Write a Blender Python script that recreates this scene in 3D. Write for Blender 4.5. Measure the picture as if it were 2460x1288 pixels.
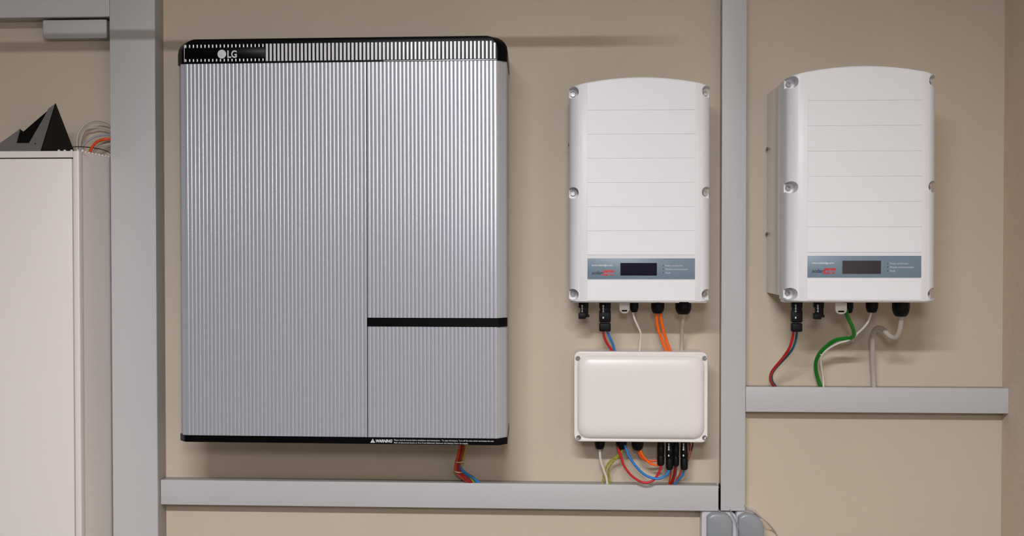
import bpy, bmesh, math, random
from mathutils import Vector, Matrix

random.seed(7)
for o in list(bpy.data.objects):
    bpy.data.objects.remove(o)
scn = bpy.context.scene
COL = scn.collection

# ------------------------------------------------------------------ camera
CF, CD, YAW, PITCH, ROLL = 2619.99, 2.62764, 0.051556, 0.018230, -0.000357
CAMZ = 1.5
fw = Vector((-math.sin(YAW), math.cos(YAW), 0)); rt = Vector((math.cos(YAW), math.sin(YAW), 0)); up = Vector((0, 0, 1))
fw, up = fw*math.cos(PITCH) - up*math.sin(PITCH), up*math.cos(PITCH) + fw*math.sin(PITCH)
rt, up = rt*math.cos(ROLL) + up*math.sin(ROLL), up*math.cos(ROLL) - rt*math.sin(ROLL)
CAM = Vector((0, -CD, CAMZ))
cd = bpy.data.cameras.new('camera'); cam = bpy.data.objects.new('camera', cd); COL.objects.link(cam)
M = Matrix((rt, up, -fw)).transposed().to_4x4(); M.translation = CAM
cam.matrix_world = M
cd.sensor_width = 36.0; cd.lens = CF/2460*36.0; cd.clip_start = 0.05
scn.camera = cam

# ------------------------------------------------------------------ colour management, world, lights
vs = scn.view_settings
scn.display_settings.display_device = 'sRGB'
vs.view_transform = 'Standard'; vs.look = 'None'; vs.gamma = 1.0; vs.exposure = 0.13
vs.use_curve_mapping = False
w = bpy.data.worlds.new('world'); scn.world = w; w.use_nodes = True
w.node_tree.nodes['Background'].inputs[0].default_value = (0.9, 0.93, 1.0, 1)
w.node_tree.nodes['Background'].inputs[1].default_value = 0.15

def area(name, loc, target, sx, sy, power, color=(1, 1, 1), spread=math.pi):
    l = bpy.data.lights.new(name, 'AREA'); l.shape = 'RECTANGLE'; l.size = sx; l.size_y = sy
    l.energy = power; l.color = color; l.spread = spread
    o = bpy.data.objects.new(name, l); COL.objects.link(o); o.location = loc
    d = Vector(target) - Vector(loc)
    o.rotation_euler = d.to_track_quat('-Z', 'Y').to_euler()
    return o
# photographer's soft flash beside the camera, the ceiling tube in front of the wall, a second row further back
area('flash', (0.05, -3.0, 1.92), (0.0, 0, 1.4), 0.28, 0.22, 11, (0.97, 0.985, 1.03))
area('ceiling_tube', (-0.30, -3.0, 2.76), (-0.30, -3.0, 0), 1.2, 0.16, 130, (0.96, 0.975, 1.03), spread=math.radians(165))
area('ceiling_tube_rear', (-0.6, -5.2, 2.76), (-0.6, -5.2, 0), 1.3, 0.3, 4, (0.98, 0.99, 1.02))

# ------------------------------------------------------------------ helpers
def P(px, py, y):
    """world point seen at photo pixel (px, py) on the plane at depth y"""
    d = fw + rt*((px-1230)/CF) + up*((644-py)/CF)
    return CAM + d*((y + CD)/d.y)
def Pz(px, py, z):
    d = fw + rt*((px-1230)/CF) + up*((644-py)/CF)
    return CAM + d*((z - CAMZ)/d.z)
def Pn(px, py, p0, n):
    d = fw + rt*((px-1230)/CF) + up*((644-py)/CF)
    return CAM + d*((Vector(p0)-CAM).dot(n)/d.dot(n))

def lin(c):
    return tuple(((v/255)/12.92 if v/255 <= 0.04045 else (((v/255)+0.055)/1.055)**2.4) for v in c) + (1,)

def mat(name, rgb, rough=0.5, metal=0.0, spec=0.5, mottle=0.04, scale=14, bump=0.0, bscale=300, coat=0.0, streak=False):
    m = bpy.data.materials.new(name); m.use_nodes = True
    nt = m.node_tree; b = nt.nodes['Principled BSDF']
    b.inputs['Roughness'].default_value = rough; b.inputs['Metallic'].default_value = metal
    b.inputs['Specular IOR Level'].default_value = spec
    if coat: b.inputs['Coat Weight'].default_value = coat
    tc = nt.nodes.new('ShaderNodeTexCoord'); nz = nt.nodes.new('ShaderNodeTexNoise')
    nz.inputs['Scale'].default_value = scale; nz.inputs['Detail'].default_value = 4
    if streak:
        mp = nt.nodes.new('ShaderNodeMapping'); mp.inputs['Scale'].default_value = (1, 1, 0.06)
        nt.links.new(tc.outputs['Object'], mp.inputs['Vector']); nt.links.new(mp.outputs['Vector'], nz.inputs['Vector'])
    else:
        nt.links.new(tc.outputs['Object'], nz.inputs['Vector'])
    mx = nt.nodes.new('ShaderNodeMix'); mx.data_type = 'RGBA'
    c = lin(rgb)
    mx.inputs['A'].default_value = tuple(v*(1-mottle) for v in c[:3]) + (1,)
    mx.inputs['B'].default_value = tuple(min(1, v*(1+mottle)) for v in c[:3]) + (1,)
    nt.links.new(nz.outputs['Fac'], mx.inputs['Factor']); nt.links.new(mx.outputs['Result'], b.inputs['Base Color'])
    if bump:
        n2 = nt.nodes.new('ShaderNodeTexNoise'); n2.inputs['Scale'].default_value = bscale; n2.inputs['Detail'].default_value = 3
        nt.links.new(tc.outputs['Object'], n2.inputs['Vector'])
        bp = nt.nodes.new('ShaderNodeBump'); bp.inputs['Strength'].default_value = bump; bp.inputs['Distance'].default_value = 0.002
        nt.links.new(n2.outputs['Fac'], bp.inputs['Height']); nt.links.new(bp.outputs['Normal'], b.inputs['Normal'])
    return m

WALL = mat('beige_wall_paint', (198, 183, 163), 0.7, spec=0.25, mottle=0.05, scale=3, bump=0.12, bscale=90)
WALLR = mat('beige_rough_plaster', (214, 196, 176), 0.85, spec=0.2, mottle=0.06, scale=20, bump=0.6, bscale=260)
WALLD = mat('taupe_wall_paint', (120, 114, 106), 0.8)
CEIL = mat('white_ceiling_paint', (198, 195, 188), 0.9)
FLOOR = mat('grey_floor_screed', (84, 82, 79), 0.6, scale=5)
TRUNK = mat('grey_plastic', (190, 188, 187), 0.42, spec=0.4, mottle=0.015, scale=4)
TRUNKS = mat('grey_plastic_channel', (166, 162, 156), 0.5, spec=0.35, mottle=0.015)
DARK = mat('black_void', (10, 9, 8), 0.9, spec=0.1)
WHITE = mat('white_powder_coat', (232, 230, 231), 0.4, spec=0.45, mottle=0.01)
CAB = mat('cabinet_enamel', (224, 215, 210), 0.35, spec=0.5, mottle=0.012)
CASTAL = mat('cast_aluminium', (243, 243, 245), 0.30, metal=0.8, mottle=0.12, scale=30, bump=0.1, bscale=60, streak=True)
RIB = mat('ribbed_aluminium', (197, 199, 206), 0.26, metal=0.5, mottle=0.01)
SHELL = mat('battery_side_paint', (178, 178, 181), 0.45, metal=0.15, mottle=0.01)
SLOT = mat('bright_metal', (240, 240, 243), 0.2, metal=0.3, mottle=0.01)
GBLACK = mat('gloss_black_plastic', (7, 6, 6), 0.3, spec=0.12, mottle=0.1)
MBLACK = mat('matt_black_plastic', (10, 9, 9), 0.5, spec=0.2, mottle=0.15)
BRKTG = mat('grey_steel', (104, 99, 97), 0.5, spec=0.4)
BRKTB = mat('black_steel', (12, 9, 7), 0.6, spec=0.25)
LOGO = mat('silver_print', (205, 205, 210), 0.5)
INK = mat('pale_print', (215, 216, 218), 0.6)
INKD = mat('dark_print', (52, 62, 78), 0.6)
RED = mat('red_print', (196, 40, 52), 0.5)
LABEL = mat('slate_blue_label', (112, 132, 146), 0.4, mottle=0.01)
LCD = mat('dark_lcd_glass', (26, 22, 42), 0.12, spec=0.6)
STEEL = mat('zinc_screw', (150, 148, 145), 0.35, metal=0.9, mottle=0.1)
JBOX = mat('ivory_plastic', (232, 225, 219), 0.32, spec=0.5, mottle=0.008)
SOCKG = mat('socket_grey_plastic', (142, 146, 149), 0.32, spec=0.5, mottle=0.01)
SOCKW = mat('socket_white_plastic', (205, 202, 204), 0.35, mottle=0.01)
C_RED = mat('red_insulation', (196, 26, 30), 0.4); C_DRED = mat('dark_red_insulation', (150, 22, 24), 0.4)
C_BLUE = mat('blue_insulation', (36, 122, 196), 0.4); C_TEAL = mat('teal_insulation', (30, 90, 110), 0.4)
C_ORNG = mat('orange_insulation', (246, 104, 10), 0.4); C_DORNG = mat('deep_orange_insulation', (214, 74, 20), 0.4)
C_GRN = mat('green_insulation', (8, 116, 26), 0.4); C_WHT = mat('white_insulation', (222, 216, 204), 0.4)
C_GRY = mat('grey_insulation', (186, 176, 162), 0.45); C_BGRY = mat('blue_grey_insulation', (150, 150, 160), 0.45)
C_BLK = mat('black_insulation', (14, 13, 13), 0.4); C_BRN = mat('brown_insulation', (130, 66, 40), 0.45)
def stripes(name, a, b, freq=150):
    m = mat(name, a, 0.4); nt = m.node_tree; bs = nt.nodes['Principled BSDF']
    tc = nt.nodes.new('ShaderNodeTexCoord'); wv = nt.nodes.new('ShaderNodeTexWave'); wv.bands_direction = 'DIAGONAL'
    wv.inputs['Scale'].default_value = freq; cr = nt.nodes.new('ShaderNodeValToRGB'); cr.color_ramp.interpolation = 'CONSTANT'
    cr.color_ramp.elements[0].color = lin(a); cr.color_ramp.elements[1].color = lin(b); cr.color_ramp.elements[1].position = 0.62
    nt.links.new(tc.outputs['Object'], wv.inputs['Vector']); nt.links.new(wv.outputs['Fac'], cr.inputs['Fac'])
    nt.links.new(cr.outputs['Color'], bs.inputs['Base Color']); return m
C_YG = stripes('yellow_green_insulation', (168, 158, 50), (140, 146, 50), 60)
C_ORRED = C_DORNG

class MB:
    def __init__(s): s.bm = bmesh.new()
    def box(s, x0, x1, y0, y1, z0, z1, bev=0.0, seg=2):
        t = bmesh.new(); bmesh.ops.create_cube(t, size=1)
        for v in t.verts:
            v.co = Vector(((x0+x1)/2 + v.co.x*abs(x1-x0), (y0+y1)/2 + v.co.y*abs(y1-y0), (z0+z1)/2 + v.co.z*abs(z1-z0)))
        if bev: bmesh.ops.bevel(t, geom=list(t.edges), offset=bev, segments=seg, profile=0.5, affect='EDGES')
        s.merge(t); return s
    def merge(s, t):
        me = bpy.data.meshes.new('t'); t.to_mesh(me); t.free(); s.bm.from_mesh(me); bpy.data.meshes.remove(me)
    def prism(s, pts, a, b, axis='y'):
        """pts: 2D polygon; extruded along axis from a to b"""
        def mk(p, t):
            if axis == 'y': return (p[0], t, p[1])
            if axis == 'x': return (t, p[0], p[1])
            return (p[0], p[1], t)
        A = [s.bm.verts.new(mk(p, a)) for p in pts]; B = [s.bm.verts.new(mk(p, b)) for p in pts]
        n = len(pts)
        s.bm.faces.new(A); s.bm.faces.new(B[::-1])
        for i in range(n): s.bm.faces.new((A[i], B[i], B[(i+1) % n], A[(i+1) % n]))
        return s
    def lathe(s, prof, c, axis='z', n=24, cap=True):
        rings = []
        for r, t in prof:
            ring = []
            for k in range(n):
                a = 2*math.pi*k/n; u, v = r*math.cos(a), r*math.sin(a)
                co = (c[0]+u, c[1]+v, c[2]+t) if axis == 'z' else ((c[0]+u, c[1]+t, c[2]+v) if axis == 'y' else (c[0]+t, c[1]+u, c[2]+v))
                ring.append(s.bm.verts.new(co))
            rings.append(ring)
        for i in range(len(rings)-1):
            for k in range(n):
                s.bm.faces.new((rings[i][k], rings[i][(k+1) % n], rings[i+1][(k+1) % n], rings[i+1][k]))
        if cap: s.bm.faces.new(rings[0][::-1]); s.bm.faces.new(rings[-1])
        return s
    def loft(s, rings, cap=True):
        R = [[s.bm.verts.new(p) for p in r] for r in rings]; n = len(R[0])
        for i in range(len(R)-1):
            for k in range(n):
                s.bm.faces.new((R[i][k], R[i][(k+1) % n], R[i+1][(k+1) % n], R[i+1][k]))
        if cap: s.bm.faces.new(R[0][::-1]); s.bm.faces.new(R[-1])
        return s
    def tube(s, pts, r, n=10, sub=8):
        pts = [Vector(p) for p in pts]; path = []
        ext = [pts[0]*2-pts[1]] + pts + [pts[-1]*2-pts[-2]]
        for i in range(1, len(ext)-2):
            p0, p1, p2, p3 = ext[i-1:i+3]
            for k in range(sub):
                t = k/sub
                path.append(0.5*((2*p1) + (p2-p0)*t + (2*p0-5*p1+4*p2-p3)*t*t + (3*p1-p0-3*p2+p3)*t**3))
        path.append(pts[-1])
        T = (path[1]-path[0]).normalized(); N = T.orthogonal().normalized(); rings = []
        for i, p in enumerate(path):
            T2 = (path[min(i+1, len(path)-1)]-path[max(i-1, 0)]).normalized()
            N = (N - T2*N.dot(T2)).normalized(); B = T2.cross(N)
            rings.append([p + N*(r*math.cos(2*math.pi*k/n)) + B*(r*math.sin(2*math.pi*k/n)) for k in range(n)])
        return s.loft(rings)
    def build(s, name, m, parent=None, smooth=True, ang=35):
        bm = s.bm
        bmesh.ops.recalc_face_normals(bm, faces=list(bm.faces))
        me = bpy.data.meshes.new(name)
        bm.to_mesh(me); bm.free(); me.materials.append(m)
        if smooth:
            me.polygons.foreach_set('use_smooth', [True]*len(me.polygons)); me.set_sharp_from_angle(angle=math.radians(ang))
        o = bpy.data.objects.new(name, me); COL.objects.link(o)
        if parent: o.parent = parent
        return o

def tag(o, label=None, cat=None, group=None, kind=None):
    if label: o['label'] = label
    if cat: o['category'] = cat
    if group: o['group'] = group
    if kind: o['kind'] = kind
    return o
def empty(name, loc, label, cat, group=None, rz=0):
    o = bpy.data.objects.new(name, None); COL.objects.link(o); o.location = loc; o.rotation_euler = (0, 0, rz)
    o.empty_display_size = 0.05
    return tag(o, label, cat, group)
def text(name, s, h, loc, m, parent, shear=0, sx=1.0, rot=0.0, ext=0.0001, width=None, bold=0.0, align='LEFT'):
    cu = bpy.data.curves.new(name, 'FONT'); cu.body = s; cu.size = h; cu.extrude = ext; cu.shear = shear; cu.align_x = align; cu.offset = bold
    to = bpy.data.objects.new(name, cu); COL.objects.link(to)
    bpy.context.view_layer.update()
    me = bpy.data.meshes.new_from_object(to.evaluated_get(bpy.context.evaluated_depsgraph_get()))
    bpy.data.objects.remove(to)
    if width:
        xs = [v.co.x for v in me.vertices]; sx = width/(max(xs)-min(xs)); 
    for v in me.vertices:
        x, y, z = v.co.x*sx, v.co.y, v.co.z
        x, y = x*math.cos(rot)-y*math.sin(rot), x*math.sin(rot)+y*math.cos(rot)
        v.co = (x, -z, y)
    me.materials.clear(); me.materials.append(m)
    o = bpy.data.objects.new(name, me); COL.objects.link(o); o.parent = parent; o.location = loc
    return o

# ------------------------------------------------------------------ the room
XC = 1.0238          # the right-hand corner
XL, YB, ZC = -4.2, -7.5, 2.8
def struct(name, m, *b, bev=0):
    return tag(MB().box(*b).build(name, m, smooth=False), kind='structure')
struct('wall_back', WALL, XL-0.1, XC+0.1, 0, 0.1, 0, ZC)
struct('wall_right', WALLR, XC, XC+0.1, YB, 0, 0, ZC)
struct('wall_left', WALLD, XL-0.1, XL, YB, 0, 0, ZC)
struct('wall_front', WALLD, XL-0.1, XC+0.1, YB-0.1, YB, 0, ZC)
struct('floor', FLOOR, XL-0.1, XC+0.1, YB-0.1, 0.1, -0.1, 0)
struct('ceiling', CEIL, XL-0.1, XC+0.1, YB-0.1, 0.1, ZC, ZC+0.1)

# unseen suspended conduit, added above the picture, hung on rods in front of the wall: it throws the thin shadow across the top
cm = MB(); cm.lathe([(0.010, 0), (0.010, 2.45)], (-2.35, -0.50, 2.123), 'x', 20)
for hx in (-2.1, -0.9, 0.0): cm.lathe([(0.004, 0), (0.004, ZC-2.123)], (hx, -0.50, 2.123), 'z', 10)
tag(cm.build('unseen_conduit', TRUNKS if 'TRUNKS' in globals() else CEIL), kind='structure')

# ------------------------------------------------------------------ trunking
def trunk(x0, x1, z0, z1, d, vertical, label, group=None, lip=0.008, name='cable_trunking'):
    t = empty(name, ((x0+x1)/2, 0, z0), label, 'cable trunking', group)
    ox, oz = (x0+x1)/2, z0
    e = 0.0012
    c = MB()
    if vertical: c.box(x0+e-ox, x1-e-ox, 0, -d+0.003, z0-oz, z1-oz, 0.0008)
    else: c.box(x0-ox, x1-ox, 0, -d+0.003, z0+e-oz, z1-e-oz, 0.0008)
    c.build('channel', TRUNKS, t)
    k = MB().box(x0-ox, x1-ox, -d+lip, -d, z0-oz, z1-oz, 0.0012, 3)
    k.build('cover', TRUNK, t)
    return t
CX0, CX1 = -1.0971, -0.9871
TZ = 0.9381          # top of the long lower trunking
TR0, TR1 = 0.3600, 0.4172
TZ2 = 1.1732
trunk(CX0, CX1, 0.0, ZC, 0.06, True, 'widest grey vertical cable trunking, standing between cabinet and battery')
tv = trunk(TR0, TR1, 0.8792, ZC, 0.04, True, 'narrow grey vertical cable trunking between the two white inverters')
th = trunk(CX1, 0.3548, TZ-0.060, TZ, 0.04, False, 'long grey horizontal cable trunking running beneath the battery and junction box')
trunk(TR1+0.0006, XC, TZ2-0.059, TZ2, 0.04, False, 'short grey horizontal cable trunking under the right-hand inverter, ending at corner')
trunk(XL, CX0-0.0006, 2.0549, 2.165, 0.06, False, 'grey horizontal cable trunking at top left corner above the small box')
# slotted side of the narrow trunking, black boxes painting its dark openings, seen in the gap beside the long one
s = MB()
for k, (za, zb) in enumerate([(1168, 1174), (1179, 1184), (1186.5, 1196), (1199.5, 1206), (1210, 1217.5), (1221, 1226)]):
    a, b = P(1728, za, -0.036).z, P(1728, zb, -0.036).z
    s.box(TR0+0.0016-(TR0+TR1)/2-0.0022, TR0+0.0016-(TR0+TR1)/2, -0.034, -0.006, b-0.8792, a-0.8792)
s.build('side_slot', DARK, tv, smooth=False)

# small box up beside the wide trunking
jb = empty('junction_box', (-1.1905, 0, 2.007), 'small flat pale grey plastic box high on wall, beside wide trunking', 'junction box')
MB().box(-0.0775, 0.0775, -0.001, -0.036, 0.002, 0.043, 0.002).build('base', TRUNKS, jb)
MB().box(-0.079, 0.079, -0.034, -0.044, 0, 0.045, 0.003, 3).build('cover', TRUNK, jb)

# ------------------------------------------------------------------ cabinet and what stands on it
CT = 1.719; CXR = -1.0995; CW = 0.6; CFR = -0.225
cab = empty('electrical_cabinet', (CXR-CW/2, 0, 0), 'tall off-white metal cabinet standing at the left edge', 'cabinet')
hw = CW/2
b = MB()
b.box(-hw, hw, -0.002, CFR+0.02, 0.1, CT, 0.002)
fr = 0.0135
b.box(-hw, -hw+fr, CFR+0.022, CFR, 0.1, CT, 0.0015); b.box(hw-fr, hw, CFR+0.022, CFR, 0.1, CT, 0.0015)
b.box(-hw+fr, hw-fr, CFR+0.022, CFR+0.0002, CT-0.0145, CT-0.0001); b.box(-hw+fr, hw-fr, CFR+0.022, CFR+0.0002, 0.1001, 0.115)
b.build('body', CAB, cab)
MB().box(-hw+fr+0.0018, hw-fr-0.0024, CFR+0.018, CFR-0.0005, 0.118, CT-0.0172, 0.0010).build('door', CAB, cab)
MB().box(-hw+0.01, hw-0.01, -0.01, CFR+0.03, 0, 0.1).build('plinth', BRKTB, cab)
MB().box(-hw+0.012, hw-0.012, CFR+0.0196, CFR+0.0185, 0.112, CT-0.012).build('door_gasket', DARK, cab)
tm = MB()
for px in (142, 156, 172.5, 188, 200):
    c = P(px, 360, -0.215); tm.box(c.x-(CXR-hw)-0.0018, c.x-(CXR-hw)+0.0018, -0.2185, -0.2125, CT-0.001, CT+0.0035, 0.0006)
for k in range(9):
    y = -0.2-0.018*0 + k*0.018; tm.box(hw-0.006, hw-0.002, y, y+0.006, CT-0.001, CT+0.003, 0.0006)
tm.build('edge_trim', C_WHT, cab)

# folded sheet metal stand on the cabinet
apex = P(134, 248, -0.155); fbr = P(98.8, 361.7, CFR+0.004); fbr.z = CT+0.0004
pb = P(184, 352, -0.055); pb.z = CT+0.0004; pb.x = fbr.x; apex.x = fbr.x
apex = Pn(134, 248, fbr, Vector((1, 0, 0)))
pb = Pn(184, 353, fbr, Vector((1, 0, 0))); pb.z = CT+0.0004
br = empty('metal_bracket', (fbr.x, fbr.y, CT), 'dark triangular sheet metal bracket with open front lying on cabinet top', 'bracket')
O = Vector((fbr.x, fbr.y, CT))
nf = (apex-fbr).cross(Vector((1, 0, 0))).normalized()
def slab(pts, n, t, name, m):
    mb = MB(); A = [Vector(p)-O for p in pts]; mb.loft([A, [p + n*t for p in A]]); return mb.build(name, m, br, smooth=False)
if nf.y > 0: nf = -nf
fp = [(134, 248), (98.8, 361.7), (-60, 361.7), (-60, 386), (0, 344)]
poly = [apex, fbr, Pn(-50, 361.7, fbr, nf), Pn(-50, 379, fbr, nf)]
poly[2].z = CT+0.0004
poly = [apex, fbr, poly[2]] + [Pn(x, y, fbr, nf) for x, y in [(-26, 361), (0, 343.7), (48.4, 309.5), (39.3, 343.7), (69.6, 343.7), (106.8, 279.7), (116, 261)]]
slab(poly, -nf, 0.0015, 'front_plate', BRKTG)  # front plate lighter grey than the side and back plates
slab([apex, fbr, pb], Vector((-1, 0, 0)), 0.0015, 'side_plate', BRKTB)
nb = (apex-pb).cross(Vector((1, 0, 0))).normalized()
if nb.y > 0: nb = -nb
bp_ = [Pn(x, y, pb, nb) for x, y in [(134, 248.5), (56.5, 315.7), (47, 309), (30, 330), (0, 356)]]
bl = Pn(-20, 361, pb, nb); bl.z = CT+0.0004
slab([p + nb*0.0005 for p in bp_ + [bl, pb]], nb, 0.0015, 'back_plate', BRKTB)
c = Pn(85.5, 345, fbr, nf)-O
MB().lathe([(0.0012, 0), (0.0012, -0.0012)], c + nf*0.0008, 'y', 12).build('hole', DARK, br)

# ------------------------------------------------------------------ cables (helper)
def cable(name, pts, r, m, label, cat='cable', group=None, off=(0, 0, 0)):
    V = [P(x, y, d) if not isinstance(x, str) else Vector((y, d, 0)) for x, y, d in pts]
    o = V[0].copy(); mb = MB().tube([v-o for v in V], r)
    ob = mb.build(name, m, ang=80); ob.location = o
    return tag(ob, label, cat, group)
Yc = -0.045
def interp(pts, y0, y1):
    n = len(pts); return [(x, y, y0+(y1-y0)*min(1.0, i/(n-2.6))) for i, (x, y) in enumerate(pts)]
G1 = 'cables looping from cabinet top into the wide trunking'
cable('cable', interp([(185, 372), (185, 352), (186, 327), (198.8, 304.5), (217, 292), (236, 289), (254.7, 293), (268, 301), (276, 308)], -0.05, -0.03), 0.0026, C_GRY, 'pale grey cable arching highest from cabinet top behind the wide trunking', group=G1)
cable('cable', interp([(192, 372), (193, 340), (203.7, 313), (221, 307.6), (236, 306), (259.6, 311), (275, 318)], -0.035, -0.022), 0.0022, C_GRY, 'pale grey cable forming the second, lower arch above cabinet top', group=G1)
cable('cable', interp([(192, 372), (199, 351.7), (211, 339), (230, 328), (248.5, 324.4), (268, 325.7), (276, 327)], -0.08, -0.035), 0.0026, C_BGRY, 'blue-grey cable bending just above the orange cable on cabinet top', group=G1)
cable('cable', interp([(212, 376), (216, 365), (222, 353), (233.5, 340.6), (251, 335), (268, 333.7), (278, 334)], -0.10, -0.045), 0.0035, C_DORNG, 'bright orange cable bending from cabinet top into the wide trunking', group=G1)
cable('cable', interp([(222, 372), (234, 354), (250, 349), (268, 347), (276, 347)], -0.06, -0.03), 0.0026, C_GRY, 'pale grey cable lying under the orange cable on cabinet top', group=G1)
cable('cable', interp([(120, 358.5), (153, 356), (184, 352.6), (211, 353.8), (242, 358.5), (262, 366), (276, 377)], -0.16, -0.05), 0.0011, C_BLK, 'thin black cable lying from the metal bracket across cabinet top', group=G1)

# ------------------------------------------------------------------ battery
BX, BZ, BYAW = -0.5065, 1.0630, -0.0135
bat = empty('home_battery', (BX, -0.012, BZ), 'large silver ribbed wall battery with black top cap', 'battery', rz=BYAW)
FY = -0.2055; HB = 0.905; W2 = 0.3735; RW = 0.352
z0b, z1b = 0.0150, 0.8505           # ribbed zone
def plan(w, fy, ch=0.0, x0=None):
    """half plan of the shell: side -> front chamfer"""
    R = [(w-0.009, 0.0), (w-0.008, -0.01), (w, fy+0.026), (w-0.0007, fy+0.0205), (w-0.0030, fy+0.0170), (w-0.0165, fy+0.0026), (w-0.0185, fy+0.0006), (RW, fy)]
    L = [(-x, y) for x, y in R][::-1]
    return R + L
def ring(pl, z): return [(x, y, z) for x, y in pl]
MB().loft([ring(plan(W2-0.001, FY+0.0022), z0b-0.002), ring(plan(W2-0.001, FY+0.0022), z1b+0.002)]).build('body', SHELL, bat)
# ribbed panels: profile of flat-crested flutes running vertically
PITCH_R = 2*RW/80
def ribs(i0, i1, za, zb, name, right_edge=False, left_edge=False):
    prof = []
    hc = 0.40*PITCH_R; crest = []; h = 0.0; N_ = 10; prev = 0
    for k in range(N_+1):               # nearly flat crest rolling over towards the groove
        t = k/N_; a_ = math.radians(7*t if t < 0.55 else 3.85 + (t-0.55)/0.45*28)
        if k: h += math.tan((a_+prev)/2)*hc/N_
        prev = a_; crest.append((t*hc, h))
    crest = [(-x, y) for x, y in crest[:0:-1]] + crest
    for i in range(i0, i1):
        xs = -RW + i*PITCH_R
        prof.append((xs, FY + 0.0014)); prof.append((xs + 0.06*PITCH_R, FY + 0.0010))
        for x, y in crest: prof.append((xs + 0.5*PITCH_R + x, FY - 0.0005 + y))
        prof.append((xs + 0.94*PITCH_R, FY + 0.0010))
    prof.append((-RW + i1*PITCH_R, FY + 0.0014))
    if left_edge: prof = [(-RW-0.0085, FY+0.0016)] + prof
    if right_edge: prof = prof + [(RW+0.0015, FY+0.0008)]
    mb = MB(); bm = mb.bm
    B = [bm.verts.new((x, y, za)) for x, y in prof]; T = [bm.verts.new((x, y, zb)) for x, y in prof]
    for k in range(len(prof)-1): bm.faces.new((B[k], B[k+1], T[k+1], T[k]))
    x0, x1 = prof[0][0], prof[-1][0]
    for row in (B, T):
        z = row[0].co.z
        c = [bm.verts.new((x1, FY+0.004, z)), bm.verts.new((x0, FY+0.004, z))]
        bm.faces.new(row + c)
    return mb.build(name, RIB, bat, ang=28)
seam = 47
ribs(0, seam, z0b, z1b, 'left_panel', left_edge=True)
hz0, hz1 = 0.2625, 0.2822
ribs(seam, 80, hz1, z1b, 'upper_right_panel', right_edge=True)
ribs(seam, 80, z0b, hz0, 'lower_right_panel', right_edge=True)
sx = -RW + seam*PITCH_R
MB().box(sx-0.0007, sx+0.0007, FY-0.0004, FY+0.003, z0b, z1b).build('panel_seam', MBLACK, bat)
def strip(za, zb, fy, w, x0, name, m, extra=0.0):
    pl = plan(w, fy)
    R = [p for p in pl if p[0] > 0]
    if x0 is None: poly = pl
    else: poly = [p for p in R if p[1] < FY+0.06] + [(x0, fy), (x0, fy+0.02), (R[2][0]-0.03, fy+0.06)]
    return MB().loft([ring(poly, za), ring(poly, zb)]).build(name, m, bat)
strip(hz0, hz1, FY-0.0012, W2+0.0002, sx, 'handle_strip', GBLACK)
strip(0.0, z0b, FY-0.0015, W2+0.0002, None, 'bottom_trim', GBLACK)
# black cap with rounded top corners: loft of plan rings, narrowing at the top
cap = []
r = 0.03
for z, ins in [(z1b, 0), (HB-r, 0), (HB-r+0.010, 0.0018), (HB-r+0.018, 0.0062), (HB-r+0.024, 0.0128), (HB-r+0.028, 0.0200), (HB, 0.0285)]:
    k = (W2+0.0008-ins)/(W2+0.0008)
    cap.append([(x*k, (y-0.0015 if y < -0.1 else y), z) for x, y in plan(W2+0.0008, FY)])
MB().loft(cap).build('top_cap', GBLACK, bat, ang=40)
# grille of bright flutes in the cap
g = MB()
gz0, gz1 = 0.8545, 0.8930
for i in range(80):
    xc = -RW + (i+0.5)*PITCH_R
    if i == 79: xc -= 0.0004
    wdt = 0.0026
    top = gz1 - (0.004 if i == 79 else 0)
    if i < 21:
        x = -RW + (i+0.5)*PITCH_R
        if i == 0: g.box(x-0.001-0.0026, x+0.0004-0.0026, FY-0.0030, FY-0.001, gz0, top, 0.0003)
        g.box(x-wdt/2, x+wdt/2, FY-0.0030, FY-0.001, gz0, gz0+0.0066, 0.0006)
        g.box(x-wdt/2, x+wdt/2, FY-0.0030, FY-0.001, top-0.0078, top, 0.0006)
    else:
        g.prism([(xc-0.0030, FY-0.001), (xc-0.0024, FY-0.0026), (xc-0.0012, FY-0.0036), (xc+0.0012, FY-0.0036), (xc+0.0024, FY-0.0026), (xc+0.0030, FY-0.001)], gz0, top, 'z')
g.box(0.10, RW, FY-0.0026, FY-0.001, z1b+0.0008, z1b+0.0024, 0.0004)  # bright bar stands in for the reflection along the glossy cap edge
g.build('grille', SLOT, bat)
lx0, lx1 = -RW+0.0022, -RW + 21*PITCH_R + 0.001
lp = MB().box(lx0, lx1, FY-0.0044, FY-0.0012, gz0+0.0062, gz1-0.0074, 0.0008).build('logo_plate', GBLACK, bat)
def bl_(px, py, y=None):
    p = P(px, py, -0.224) - Vector((BX, -0.012, BZ)); return p
c = bl_(534, 129); yl = FY-0.0046
lg = MB().lathe([(0.0098, 0), (0.0098, -0.0004)], (c.x, yl, c.z), 'y', 40).build('logo_disc', LOGO, bat)
text('logo_mark', 'L', 0.0115, (c.x-0.0036, yl-0.0007, c.z-0.0042), SHELL, bat)
text('logo_text', 'LG', 0.0225, (bl_(546.5, 129).x, yl-0.0002, c.z-0.0080), LOGO, bat, bold=0.0006, width=0.0215)
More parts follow.
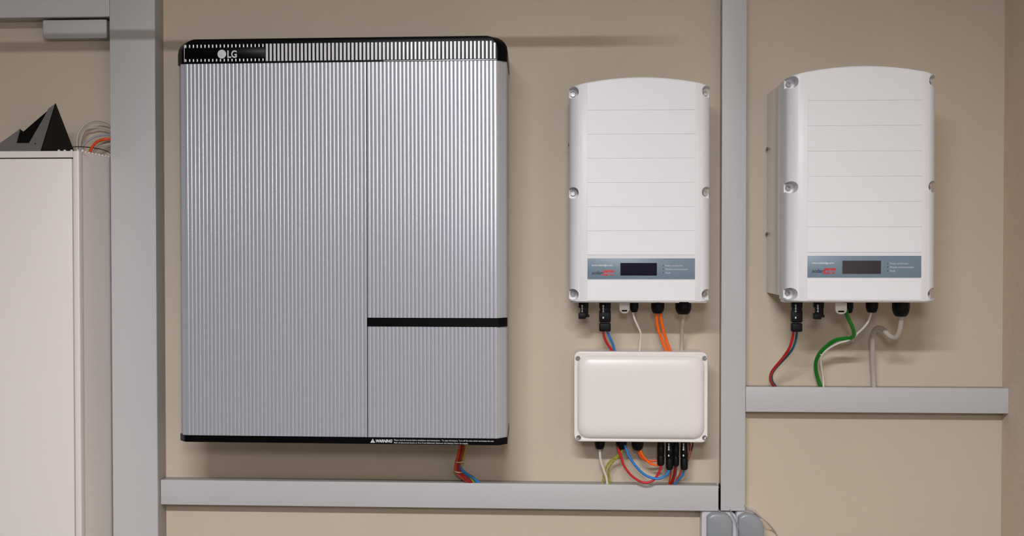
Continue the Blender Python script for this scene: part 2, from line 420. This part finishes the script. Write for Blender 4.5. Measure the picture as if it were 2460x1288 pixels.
# warning line on the bottom trim
zt = 0.0036; yt = FY-0.0018
c = bl_(892, 1063)
tr = MB().prism([(c.x, zt-0.0008), (c.x+0.0108, zt-0.0008), (c.x+0.0054, zt+0.0084)], yt, yt-0.0003).build('warning_triangle', LOGO, bat, smooth=False)
text('warning_mark', '!', 0.0085, (c.x+0.0046, yt-0.0006, zt), MBLACK, bat)
text('warning_text', 'WARNING', 0.0092, (bl_(904, 1063).x, yt-0.0002, zt+0.0002), INK, bat, shear=0.25, bold=0.0003, width=0.0375)
text('warning_text', 'Please read all manuals before installation and maintenance. - To open the battery. Turn off the main switch and isolate the unit.', 0.0048, (bl_(949, 1063).x, yt-0.0002, zt+0.0042), INK, bat, width=0.2230)
text('warning_text', 'Risk of electrical shock or fire if not followed. Remove the battery from its supply.', 0.0046, (bl_(949, 1063).x, yt-0.0002, zt-0.0016), INK, bat, width=0.1660)

# ------------------------------------------------------------------ inverters
def inverter(cx, zb, d, cover_d, label, hs_top, lcd_shift=0):
    t = empty('solar_inverter', (cx, 0, zb), label, 'inverter')
    w, H = 0.1585, 0.5045
    sag = 0.019
    def top(x): return H - sag*(x/w)**2
    f0, rr = 0.126, 0.0325
    half = [(f0*k/4, -d) for k in range(0, 5)]
    for k in range(1, 9):
        a = k/8*math.pi/2
        half.append((f0 + rr*math.sin(a), -d + 0.036*(1-math.cos(a))))
    half.append((w, -(d-cover_d)))
    full = [(-x, y) for x, y in half[::-1]] + half[1:]
    def row(z, ins=0, topf=False):
        R = []
        for x, y in full:
            k = 1-ins/w; zz = (top(x) - z) if topf else z
            R.append((x*k, y + (ins if y < -(d-cover_d)-1e-6 else 0), zz))
        return R
    rows = [row(0.0015, 0.0028), row(0.0025, 0.0010), row(0.0045, 0), row(0.25, 0), row(0.0030, 0, True), row(0.0010, 0.0010, True), row(0.0, 0.0026, True)]
    mb = MB(); bm = mb.bm
    V = [[bm.verts.new(p) for p in r] for r in rows]
    n = len(V[0])
    for i in range(len(V)-1):
        for k in range(n-1): bm.faces.new((V[i][k], V[i][k+1], V[i+1][k+1], V[i+1][k]))
    bm.faces.new([r[0] for r in V] + [r[-1] for r in V][::-1])
    bm.faces.new(V[0][::-1]); 
    for k in range(n//2):     # arched top, strip by strip
        a, b, c, e = V[-1][k], V[-1][k+1], V[-1][n-2-k], V[-1][n-1-k]
        if b is c: bm.faces.new((a, b, e))
        else: bm.faces.new((a, b, c, e))
    bmesh.ops.triangulate(bm, faces=[f for f in bm.faces if len(f.verts) > 4])
    cov = mb.build('cover', WHITE, t)
    # six screw pockets cut into the rounded flanks
    screws = [(sx_*0.1500, z) for sx_ in (-1, 1) for z in (0.4725, 0.2470, 0.0175)]
    cut = MB()
    for x, z in screws: cut.lathe([(0.0130, 0), (0.0130, -0.08)], (x, -(d-0.050), z), 'y', 28)
    co = cut.build('cut', WHITE, t)
    md = cov.modifiers.new('b', 'BOOLEAN'); md.operation = 'DIFFERENCE'; md.object = co; md.solver = 'EXACT'
    bpy.context.view_layer.update()
    me = bpy.data.meshes.new_from_object(cov.evaluated_get(bpy.context.evaluated_depsgraph_get()))
    cov.modifiers.clear(); cov.data = me; me.name = 'cover'
    bpy.data.objects.remove(co)
    me.polygons.foreach_set('use_smooth', [True]*len(me.polygons)); me.set_sharp_from_angle(angle=math.radians(32))
    for x, z in screws:
        yb = -(d-0.050); sm = MB()
        sm.lathe([(0.0056, 0), (0.0056, -0.004), (0.0048, -0.0052), (0.0030, -0.0052), (0.0026, -0.0028)], (x, yb, z), 'y', 20)
        sm.build('screw', STEEL, t)
    # raised front panel planks
    pn = MB(); px0, px1 = -0.1180, 0.1225
    LT = 0.0995                       # top of the label above the base
    gz = [LT + 0.0068 + 0.0540*k for k in range(7)]
    yf = -d-0.0014
    gap = 0.0009
    for k in range(6):
        pn.box(px0, px1, -d+0.0005, yf, gz[k]+gap, gz[k+1]-gap, 0.0003)
    N = 16
    arc = [(px0 + (px1-px0)*i/N, top(px0+(px1-px0)*i/N)-0.0035) for i in range(N+1)]
    pn.prism([(px0, gz[6]+gap), (px1, gz[6]+gap)] + arc[::-1], -d+0.0005, yf)
    pn.box(px0, px1, -d+0.0005, yf, 0.005, LT-0.0475-0.004, 0.0003)
    pn.build('front_panel', WHITE, t, smooth=False)
    # label
    lb = MB().box(px0+0.0007, px1-0.0004, -d+0.0002, -d-0.0007, LT-0.0467, LT, 0.0001).build('label', LABEL, t)
    sX = 0.2394/259.0; x0 = px0+0.0007
    def L(px, py): return (x0+(px-1409.5)*sX, LT-(py-621.3)*sX)
    a, b = L(1489, 632.5), L(1577, 663.0)
    MB().box(a[0], b[0], -d-0.0002, -d-0.0012, b[1], a[1]).build('display', LCD, lb, smooth=False)
    y = -d-0.0009
    text('label_text', 'www.solaredge.com', 0.0060, (L(1419.5, 0)[0], y, L(0, 640)[1]), INK, lb, width=0.0465, bold=0.00012)
    text('label_text', 'solar', 0.0108, (L(1419, 0)[0], y, L(0, 660.2)[1]), INKD, lb, shear=0.2, width=0.0262, bold=0.0003)
    q = [L(1448.5, 650), L(1474.5, 650), L(1471, 663), L(1444.5, 663)]
    MB().prism(q, -d-0.0006, -d-0.0010).build('logo_block', RED, lb, smooth=False)
    text('label_text', 'edge', 0.0100, (L(1449, 0)[0], y-0.0003, L(0, 660.2)[1]), LABEL, lb, shear=0.2, width=0.0205, bold=0.0002)
    for k, (ln_, py, wd) in enumerate([('Power production', 638.8, 0.0385), ('Module communication', 647.4, 0.0500), ('Fault', 656.0, 0.0112)]):
        c = L(1592.4, py); MB().lathe([(0.0013, 0), (0.0013, -0.0004)], (c[0], -d-0.0006, c[1]), 'y', 14).build('indicator_light', mat('led', (40, 92, 70) if k == 0 else (44, 52, 64), 0.3), lb)
        text('label_text', ln_, 0.0050, (L(1597, 0)[0], y, c[1]-0.0018), INK, lb, width=wd)
    # heat sink behind the cover, with a lower flange
    hs = MB(); e = d-cover_d
    hs.box(-w+0.001, w-0.001, -0.001, -e+0.004, 0.010, hs_top, 0.003)
    hs.build('heat_sink', CASTAL, t)
    MB().box(-w+0.003, w-0.003, -e+0.002, -e-0.040, -0.0032, 0.004, 0.0012).build('base_flange', CASTAL, t)
    return t
I1X, I1Z, D1 = 0.1604, 1.3775, 0.175
I2X, I2Z, D2 = 0.6290, 1.3838, 0.262
inv1 = inverter(I1X, I1Z, D1, 0.095, 'white inverter above the junction box, left of the narrow vertical trunking', 0.470)
inv2 = inverter(I2X, I2Z, D2, 0.097, 'white inverter right of the narrow vertical trunking, deeper, metal side showing', 0.4825)
def bolt(inv, o, p):
    r_ = p - Vector(o); b_ = MB()
    b_.lathe([(0.0024, 0.004), (0.0024, -0.0045)], r_, 'x', 12); b_.lathe([(0.0042, 0.0), (0.0042, -0.0030)], r_, 'x', 6)
    b_.build('bolt', STEEL, inv)
b0 = Vector((I1X-0.1575, -0.04, P(1364, 348, -0.04).z)); bolt(inv1, (I1X, 0, I1Z), b0)
for py in (358, 562): bolt(inv2, (I2X, 0, I2Z), Vector((I2X-0.1575, -0.012, P(1834, py, -0.012).z)))

# things under the inverters and the junction box
def rel(inv, px, py, y): return P(px, py, y) - inv.location
def gland(inv, x0, x1, y1, y, ztop, name='cable_gland'):
    a, b = rel(inv, x0, y1, y), rel(inv, x1, y1, y); r_ = (b.x-a.x)/2; c = (a.x+b.x)/2; h = ztop-a.z
    g_ = MB(); g_.lathe([(r_, 0), (r_, -h*0.45), (r_*0.96, -h*0.62), (r_*0.82, -h*0.86), (r_*0.62, -h), (r_*0.4, -h)], (c, y, ztop), 'z', 14)
    return g_.build(name, MBLACK, inv, ang=25)
def connector(inv, x0, x1, y1, y, ztop, style, name='plug_connector'):
    a, b = rel(inv, x0, y1, y), rel(inv, x1, y1, y); w_ = (b.x-a.x); c = (a.x+b.x)/2; h = ztop-a.z; r_ = w_/2
    m_ = MB()
    if style == 'short':
        m_.box(c-r_*0.92, c+r_*0.84, y-0.008, y+0.008, ztop-h*0.36, ztop, 0.0015)
        m_.box(c-r_*0.62, c+r_*0.78, y-0.0075, y+0.0075, ztop-h*0.8, ztop-h*0.3, 0.002)
        m_.box(c-r_*0.95, c+r_*0.40, y-0.008, y+0.008, a.z, ztop-h*0.66, 0.002)
        m_.box(c+r_*0.2, c+r_*1.0, y-0.004, y+0.004, ztop-h*0.90, ztop-h*0.76, 0.001)
    elif style == 'long':
        m_.box(c-r_*0.97, c+r_*0.97, y-0.0085, y+0.0085, ztop-h*0.22, ztop, 0.0015)
        m_.box(c-r_*0.86, c+r_*0.92, y-0.0075, y+0.0075, ztop-h*0.7, ztop-h*0.15, 0.002)
        m_.box(c-r_*0.97, c+r_*0.98, y-0.0088, y+0.0088, ztop-h*0.68, ztop-h*0.3, 0.002)
        m_.box(c-r_*0.97, c+r_*0.97, y-0.009, y+0.009, a.z, ztop-h*0.72, 0.003, 3)
    else:
        m_.lathe([(r_*0.92, 0), (r_*0.92, -h*0.25), (r_, -h*0.28), (r_, -h*0.6), (r_*0.88, -h*0.63), (r_, -h*0.68), (r_, -h*0.95), (r_*0.7, -h)], (c, y, ztop), 'z', 16)
    o = m_.build(name, MBLACK, inv, ang=30)
    # pale moulded print
    if style != 'plain':
        pm = MB(); xx = c - r_*(0.34 if style != 'tube2' else 0.1); hh = min(h, 0.040)
        yy = y-(0.0095 if style in ('short', 'long') else r_+0.0003)
        for k in range(5):
            pm.box(xx-0.0012+0.0005*(k % 2), xx+0.0016+0.0005*((k+1) % 2), yy+0.001, yy, ztop-0.008-k*0.0034-0.0024, ztop-0.008-k*0.0034)
        if style != 'short': pm.box(xx-0.001, xx+0.0018, yy+0.001, yy, ztop-0.0385, ztop-0.0345)
        pm.build('moulded_mark', INK, o, smooth=False)
    return o
def clip(inv, x0, x1, y0, y1, y):
    a, b = rel(inv, x0, y1, y), rel(inv, x1, y0, y); r_ = (b.x-a.x)/2; c = (a.x+b.x)/2
    pts = [(c-r_, b.z)] + [(c+r_*math.cos(t), a.z+r_*0.8+r_*0.8*math.sin(t)) for t in [math.pi+math.pi*k/10 for k in range(11)]] + [(c+r_, b.z)]
    o = MB().prism(pts, y-0.004, y+0.004).build('cable_clip', JBOX, inv)
    MB().box(c-r_*0.55, c+r_*0.55, y-0.0046, y+0.003, a.z+0.0045, a.z+0.0082, 0.001).build('slot', DARK, o)

YA = -0.105
connector(inv1, 1389, 1416, 766, YA, -0.001, 'short')
connector(inv1, 1439, 1467.5, 796, YA, -0.001, 'long')
clip(inv1, 1488, 1512, 728, 753, YA)
gland(inv1, 1513, 1534, 750, YA, -0.001)
gland(inv1, 1564, 1596, 753, YA, -0.001)
gland(inv1, 1622, 1661, 755, YA, -0.001)
YBc = -0.185
connector(inv2, 1900, 1926.5, 797, YBc, -0.001, 'long')
connector(inv2, 1953, 1980, 767, YBc, -0.001, 'short')
clip(inv2, 2006, 2033.5, 728, 755, YBc)
gland(inv2, 2028, 2050, 752, YBc+0.01, -0.001)
gland(inv2, 2079.5, 2109.5, 751, YBc, -0.001)
gland(inv2, 2143, 2185, 760, YBc, -0.001)

# ------------------------------------------------------------------ junction box
JX0, JX1, JZ0, JZ1, JD = 0.0128, 0.3216, 1.0512, 1.2612, 0.115
jcx, jcz = (JX0+JX1)/2, (JZ0+JZ1)/2
jb = empty('junction_box', (jcx, 0, JZ0), 'large ivory junction box with four corner screws, under the left inverter', 'junction box')
hw_, hh_ = (JX1-JX0)/2, (JZ1-JZ0)/2
def rring(ins, y, r_, n=8):
    R = []; X, Z = hw_-ins, hh_-ins
    for cx_, cz_, a0 in [(X-r_, Z-r_, 0), (-(X-r_), Z-r_, 90), (-(X-r_), -(Z-r_), 180), (X-r_, -(Z-r_), 270)]:
        for k in range(n+1):
            a = math.radians(a0+90*k/n); R.append((cx_+r_*math.cos(a), y, cz_+r_*math.sin(a)+hh_))
    return R
MB().loft([rring(0.003, -0.001, 0.012), rring(0.003, -0.088, 0.012)]).build('base', JBOX, jb)
lid = [rring(0.0005, -0.086, 0.015), rring(0, -0.088, 0.015), rring(0, -0.100, 0.015), rring(0.0015, -0.1032, 0.0145), rring(0.0045, -0.1040, 0.013), rring(0.0068, -0.1030, 0.013),
       rring(0.0078, -0.1028, 0.026), rring(0.0095, -0.1065, 0.027), rring(0.013, -0.1105, 0.028), rring(0.019, -0.1138, 0.027), rring(0.028, -0.1156, 0.024), rring(0.045, -0.1164, 0.02)]
MB().loft(lid).build('lid', JBOX, jb, ang=45)
for px, py in [(1388.3, 861.5), (1692.7, 861), (1390.2, 1051.5), (1692.7, 1052)]:
    c = rel(jb, px, py, -0.104)
    MB().lathe([(0.0056, 0), (0.0056, -0.0006), (0.0052, -0.0012), (0.0034, -0.0012), (0.0026, 0.001), (0.0014, 0.001)], (c.x, -0.1036, c.z), 'y', 20).build('screw', STEEL, jb)
YJ = -0.055
gland(jb, 1428, 1453.6, 1078.5, YJ, 0.001)
gland(jb, 1479, 1505.6, 1079, YJ, 0.001)
gland(jb, 1517, 1546, 1081, YJ, 0.001)
connector(jb, 1578.6, 1596, 1118, YJ-0.008, 0.001, 'plain')
connector(jb, 1599.3, 1617, 1128.5, YJ-0.012, 0.001, 'tube')
connector(jb, 1616, 1631.5, 1120, YJ-0.004, 0.001, 'plain')
connector(jb, 1634.5, 1652.5, 1128.5, YJ-0.010, 0.001, 'tube')

# ------------------------------------------------------------------ cables
YT = -0.022
def cab2(pts, y0, y1, r_, m, label, group=None): return cable('cable', interp(pts, y0, y1), r_, m, label, group=group)
GA = 'cables between the left inverter and the junction box'
cab2([(1449, 790), (1449.5, 800), (1454, 817), (1462, 831), (1470.6, 843), (1476, 858)], YA, -0.075, 0.0030, C_RED, 'red cable from left inverter down to junction box top', GA)
cab2([(1459.5, 790), (1460.5, 800), (1468, 817), (1473, 829), (1476.5, 843), (1479, 858)], YA, -0.075, 0.0030, C_BLUE, 'blue cable from left inverter down to junction box top', GA)
cab2([(1520, 744), (1521, 754), (1525, 768), (1531.5, 782), (1537.5, 795), (1539.5, 806), (1538, 822), (1536.5, 843), (1536, 858)], YA, -0.07, 0.0023, C_WHT, 'thin white cable from left inverter down to junction box top', GA)
cab2([(1577, 746), (1577, 760), (1580, 786), (1588, 812), (1600, 842), (1607, 860)], YA+0.001, -0.07, 0.0036, C_ORNG, 'left one of two orange cables entering junction box top', GA)
cab2([(1586, 746), (1587, 760), (1592, 787), (1599, 812), (1609.5, 842), (1616, 860)], YA+0.001, -0.072, 0.0036, C_ORNG, 'right one of two orange cables entering junction box top', GA)
cab2([(1641.7, 748), (1641.7, 760), (1640, 778), (1638.5, 795), (1638, 820), (1637.5, 843), (1637.5, 858)], YA, -0.03, 0.0046, C_GRY, 'thick beige-grey cable below the widest gland of the left inverter', GA)

GB = 'cables hanging between the junction box and the long trunking'
ET = 0.0
cab2([(1441, 1072), (1441, 1082), (1442.7, 1105), (1450, 1128), (1457, 1149), (1459.5, 1168), (1460, 1184)], YJ, YT, 0.0031, C_WHT, 'white cable from junction box left gland down into long trunking', GB)
cab2([(1491, 1072), (1490.5, 1084), (1482, 1096), (1467, 1107), (1456.7, 1121), (1452.5, 1135), (1449.7, 1149), (1446.8, 1167), (1444.5, 1184)], YJ, YT, 0.0022, C_YG, 'outer yellow-green striped cable below junction box second gland', GB)
cab2([(1494, 1072), (1493, 1086), (1487, 1096), (1474, 1108), (1463.5, 1123), (1462, 1135), (1463.5, 1148), (1465, 1166), (1465, 1184)], YJ-0.004, YT-0.004, 0.0022, C_YG, 'inner yellow-green striped cable below junction box second gland', GB)
cab2([(1484.5, 1072), (1485.5, 1080), (1491.5, 1096), (1499, 1119), (1516.5, 1142.5), (1538, 1157), (1555, 1159.6), (1571, 1153), (1582, 1137), (1587, 1122), (1587.5, 1110)], YJ-0.006, YJ-0.010, 0.0028, C_RED, 'long red cable looping from second gland up to leftmost black plug', GB)
cab2([(1500, 1070), (1504, 1078), (1512, 1097.5), (1529, 1122), (1549, 1141), (1572.4, 1150), (1591, 1147.5), (1603, 1138), (1608.5, 1126), (1608.5, 1116)], YJ-0.008, YJ-0.014, 0.0030, C_BLUE, 'long blue cable looping from second gland up to second black plug', GB)
cab2([(1533, 1074), (1533.5, 1083), (1541, 1099), (1552, 1106.5), (1565, 1108), (1584, 1106)], YJ, YJ+0.006, 0.0030, C_DORNG, 'upper orange cable running from third gland behind the black plugs', GB)
cab2([(1538, 1074), (1539, 1085), (1548, 1100), (1560, 1112), (1573, 1117.2), (1588, 1117.5)], YJ-0.003, YJ+0.004, 0.0028, C_ORNG, 'lower orange cable running from third gland behind the black plugs', GB)
cab2([(1622.5, 1112), (1622.5, 1124), (1620, 1141), (1615, 1156), (1610, 1170), (1606, 1186)], YJ-0.004, YT, 0.0034, C_DRED, 'dark red cable below third black plug, entering long trunking', GB)
cab2([(1611, 1118), (1611.5, 1130), (1610.5, 1146), (1607.5, 1160), (1605.5, 1170), (1602, 1186)], YJ+0.006, YT+0.004, 0.0022, C_DORNG, 'thin orange cable just left of the dark red cable below plugs', GB)
cab2([(1643.5, 1120), (1643, 1130), (1639, 1143), (1630, 1153), (1623, 1161), (1617, 1171), (1611, 1186)], YJ-0.010, YT-0.004, 0.0025, C_BLUE, 'short blue cable below the rightmost black plug', GB)
cab2([(1637, 1120), (1636.5, 1131), (1632, 1142), (1626, 1152), (1620, 1166), (1612, 1186)], YJ-0.004, YT+0.002, 0.0022, C_DORNG, 'short orange cable behind the short blue cable under rightmost plug', GB)
cab2([(1627.5, 1112), (1628, 1124), (1628, 1140), (1627, 1155), (1624, 1170), (1622, 1184)], YJ+0.008, YT+0.004, 0.0016, C_WHT, 'thin white cable between the two rightmost black plugs', GB)
cab2([(1655, 1060), (1657, 1070), (1658, 1084), (1654, 1098), (1648, 1112)], YJ+0.012, YJ+0.004, 0.0034, C_BRN, 'brown cable beside the rightmost black plug under junction box', GB)
cab2([(1664, 1060), (1664, 1071), (1660, 1086), (1653, 1102), (1648, 1116)], YJ+0.020, YJ+0.006, 0.0016, C_BLK, 'thin black cable right of the brown cable under junction box', GB)

GC = 'cables between the right inverter and the short trunking'
def down(pts, r_, m, label, y0=YBc, y1=YT): return cab2(pts, y0, y1, r_, m, label, GC)
down([(1906.5, 788), (1906, 798), (1902.5, 818), (1896, 837), (1886, 853), (1876, 866), (1864, 880), (1854.5, 893), (1850.5, 905), (1851.5, 916), (1857, 925), (1862, 932), (1866, 946)], 0.0032, C_RED, 'red cable from right inverter plug down to short trunking')
down([(1915, 788), (1914.5, 798), (1911.5, 818), (1904, 838), (1893, 853), (1880, 867), (1866, 882), (1856.5, 895), (1854, 906), (1856, 917), (1862, 926), (1867, 934), (1870, 946)], 0.0028, C_TEAL, 'teal blue cable behind the red cable of the right inverter', y0=YBc+0.004, y1=YT+0.006)
down([(2033, 744), (2034, 756), (2039, 768), (2045.5, 781), (2051, 796), (2051, 806), (2044, 812), (2030, 813.5), (2012, 816), (1999, 822), (1987, 831), (1976, 841), (1968, 851), (1962.5, 862), (1959.5, 875), (1960.5, 892), (1965, 910), (1971, 929), (1974, 945)], 0.0045, C_GRN, 'thick green cable bending below the right inverter')
down([(2093, 744), (2092, 754), (2085, 774), (2073, 789), (2060, 801), (2049, 811), (2034, 819), (2018, 823.5), (2003, 830), (1990, 838), (1979, 848), (1973, 859), (1972, 872), (1974, 888), (1977, 908), (1978.5, 930), (1979, 945)], 0.0024, C_WHT, 'thin white cable strapped to the green one', y0=YBc+0.002, y1=YT-0.006)
down([(2165, 750), (2165, 764), (2163.5, 782), (2159.5, 799), (2152.5, 810), (2142, 810), (2132, 803), (2124, 794), (2113, 788), (2104, 791), (2098, 801), (2096, 818), (2096, 845), (2096, 870), (2098, 900), (2099.5, 930), (2100, 945)], 0.0060, C_GRY, 'thick beige-grey cable with an S-bend below the right inverter', y0=YBc, y1=-0.022)

GD = 'cables between the battery and the long trunking'
cab2([(1105.5, 1060), (1104.5, 1078), (1100.5, 1098), (1096, 1114), (1094.5, 1126), (1099, 1137), (1111, 1147), (1124, 1158), (1134, 1167), (1142, 1180)], -0.10, YT-0.004, 0.0040, C_DORNG, 'orange cable hanging in the bundle below the battery', GD)
cab2([(1114, 1060), (1112, 1078), (1107, 1098), (1102.5, 1113), (1101.5, 1126), (1107.5, 1138), (1120, 1150), (1131, 1160), (1138, 1167), (1146, 1180)], -0.104, YT-0.006, 0.0040, C_DRED, 'dark red cable in the bundle below the battery', GD)
cab2([(1118.5, 1060), (1118, 1078), (1113, 1098), (1108, 1113), (1108.5, 1124), (1117, 1134), (1127, 1144), (1137, 1157), (1144, 1167), (1150, 1180)], -0.098, YT, 0.0024, C_YG, 'yellow-green striped cable in the bundle below the battery', GD)
cab2([(1110, 1060), (1109, 1080), (1104, 1100), (1104, 1116), (1111, 1130), (1123, 1140), (1134, 1146), (1145, 1156), (1155, 1164), (1163, 1180)], -0.092, YT, 0.0034, C_BLUE, 'blue cable in the bundle below the battery', GD)
def tie(px, py, y, rx, rz_, tilt, label):
    c = P(px, py, y); pts = []
    for k in range(17):
        a = 2*math.pi*k/16; v = Vector((rx*math.cos(a), rz_*math.sin(a), 0)); v.rotate(Matrix.Rotation(tilt, 3, 'Y')); pts.append(v)
    ob = MB().tube(pts, 0.0011, 8, 4).build('cable_tie', C_WHT, ang=80); ob.location = c
    return tag(ob, label, 'cable tie', 'white cable ties round the cables')
tie(1104, 1108, -0.071, 0.0105, 0.0150, 0.0, 'upper white cable tie on the bundle below the battery')
tie(1100, 1131, -0.050, 0.0105, 0.0170, 0.25, 'lower white cable tie on the bundle below the battery')
tie(2043, 813.5, -0.100, 0.0070, 0.0170, 1.0, 'white cable tie joining green and white cables near the inverter')
tie(1969.5, 851.5, -0.055, 0.0085, 0.0170, 0.5, 'white cable tie joining green and white cables above short trunking')

# ------------------------------------------------------------------ sockets at the bottom edge
def socket(px0, px1, py, lid0, lid1, label, cr=0.012):
    a, b = P(px0, py, -0.045), P(px1, py, -0.045); c = (a.x+b.x)/2; W_ = (b.x-a.x)/2; Hs = 0.085
    t = empty('wall_socket', (c, 0, a.z-Hs), label, 'socket', 'grey-lidded sockets below the narrow trunking')
    bc = [(-W_, 0), (W_, 0)] + [(W_-cr+cr*math.cos(math.pi/2*k/8), Hs-cr+cr*math.sin(math.pi/2*k/8)) for k in range(9)] + [(-W_+0.005, Hs), (-W_+0.0015, Hs-0.0015), (-W_, Hs-0.005)]
    MB().prism(bc, -0.0005, -0.046).build('base', SOCKW, t)
    l0, l1 = P(lid0, 1234, -0.06).x-c, P(lid1, 1234, -0.06).x-c; zt_ = P(1700, 1233, -0.06).z-(a.z-Hs)
    cz = 0.011
    pts = [(l0, 0.004), (l1, 0.004), (l1, zt_-cr*1.6), (l1-cr*0.3, zt_-cr*0.95), (l1-cr*0.9, zt_-cr*0.30), (l1-cr*1.7, zt_), (l0+0.017, zt_), (l0+0.010, zt_-0.002), (l0+0.003, zt_-cz*0.6), (l0, zt_-cz)]
    mx_, mz_ = (l0+l1)/2, zt_/2
    rings = []
    for s_, y in [(1.0, -0.045), (1.0, -0.056), (0.985, -0.060), (0.95, -0.0625), (0.86, -0.064)]:
        rings.append([(mx_+(x-mx_)*s_, y, mz_+(z-mz_)*s_) for x, z in pts])
    ld = MB().loft(rings).build('lid', SOCKG, t, ang=50)
    MB().box(l0+0.008, l1-0.008, -0.058, -0.0665, zt_-0.078, zt_-0.070, 0.003, 3).build('lid_catch', SOCKG, ld)
    return t
socket(1686, 1768, 1231, 1698.7, 1760.5, 'left of two grey-lidded wall sockets below the narrow vertical trunking')
socket(1769, 1829, 1230.5, 1773.5, 1835.5, 'right of two grey-lidded wall sockets below the narrow vertical trunking', cr=0.018)
cable('cable', [(1752, 1222, -0.03), (1757, 1232, -0.067), (1764, 1246, -0.069), (1772, 1262, -0.069), (1779, 1282, -0.069), (1784, 1300, -0.069)], 0.0015, C_BGRY, 'thin grey cable crossing between the two socket lids')
cable('cable', [(1780, 1208, -0.018), (1794, 1217, -0.048), (1817, 1233.5, -0.055), (1841, 1254, -0.045), (1857, 1271, -0.015), (1868, 1287, -0.004), (1878, 1306, -0.004)], 0.0017, C_GRY, 'thin beige cable curving down the wall right of the sockets')

print('verts', sum(len(m.vertices) for m in bpy.data.meshes))
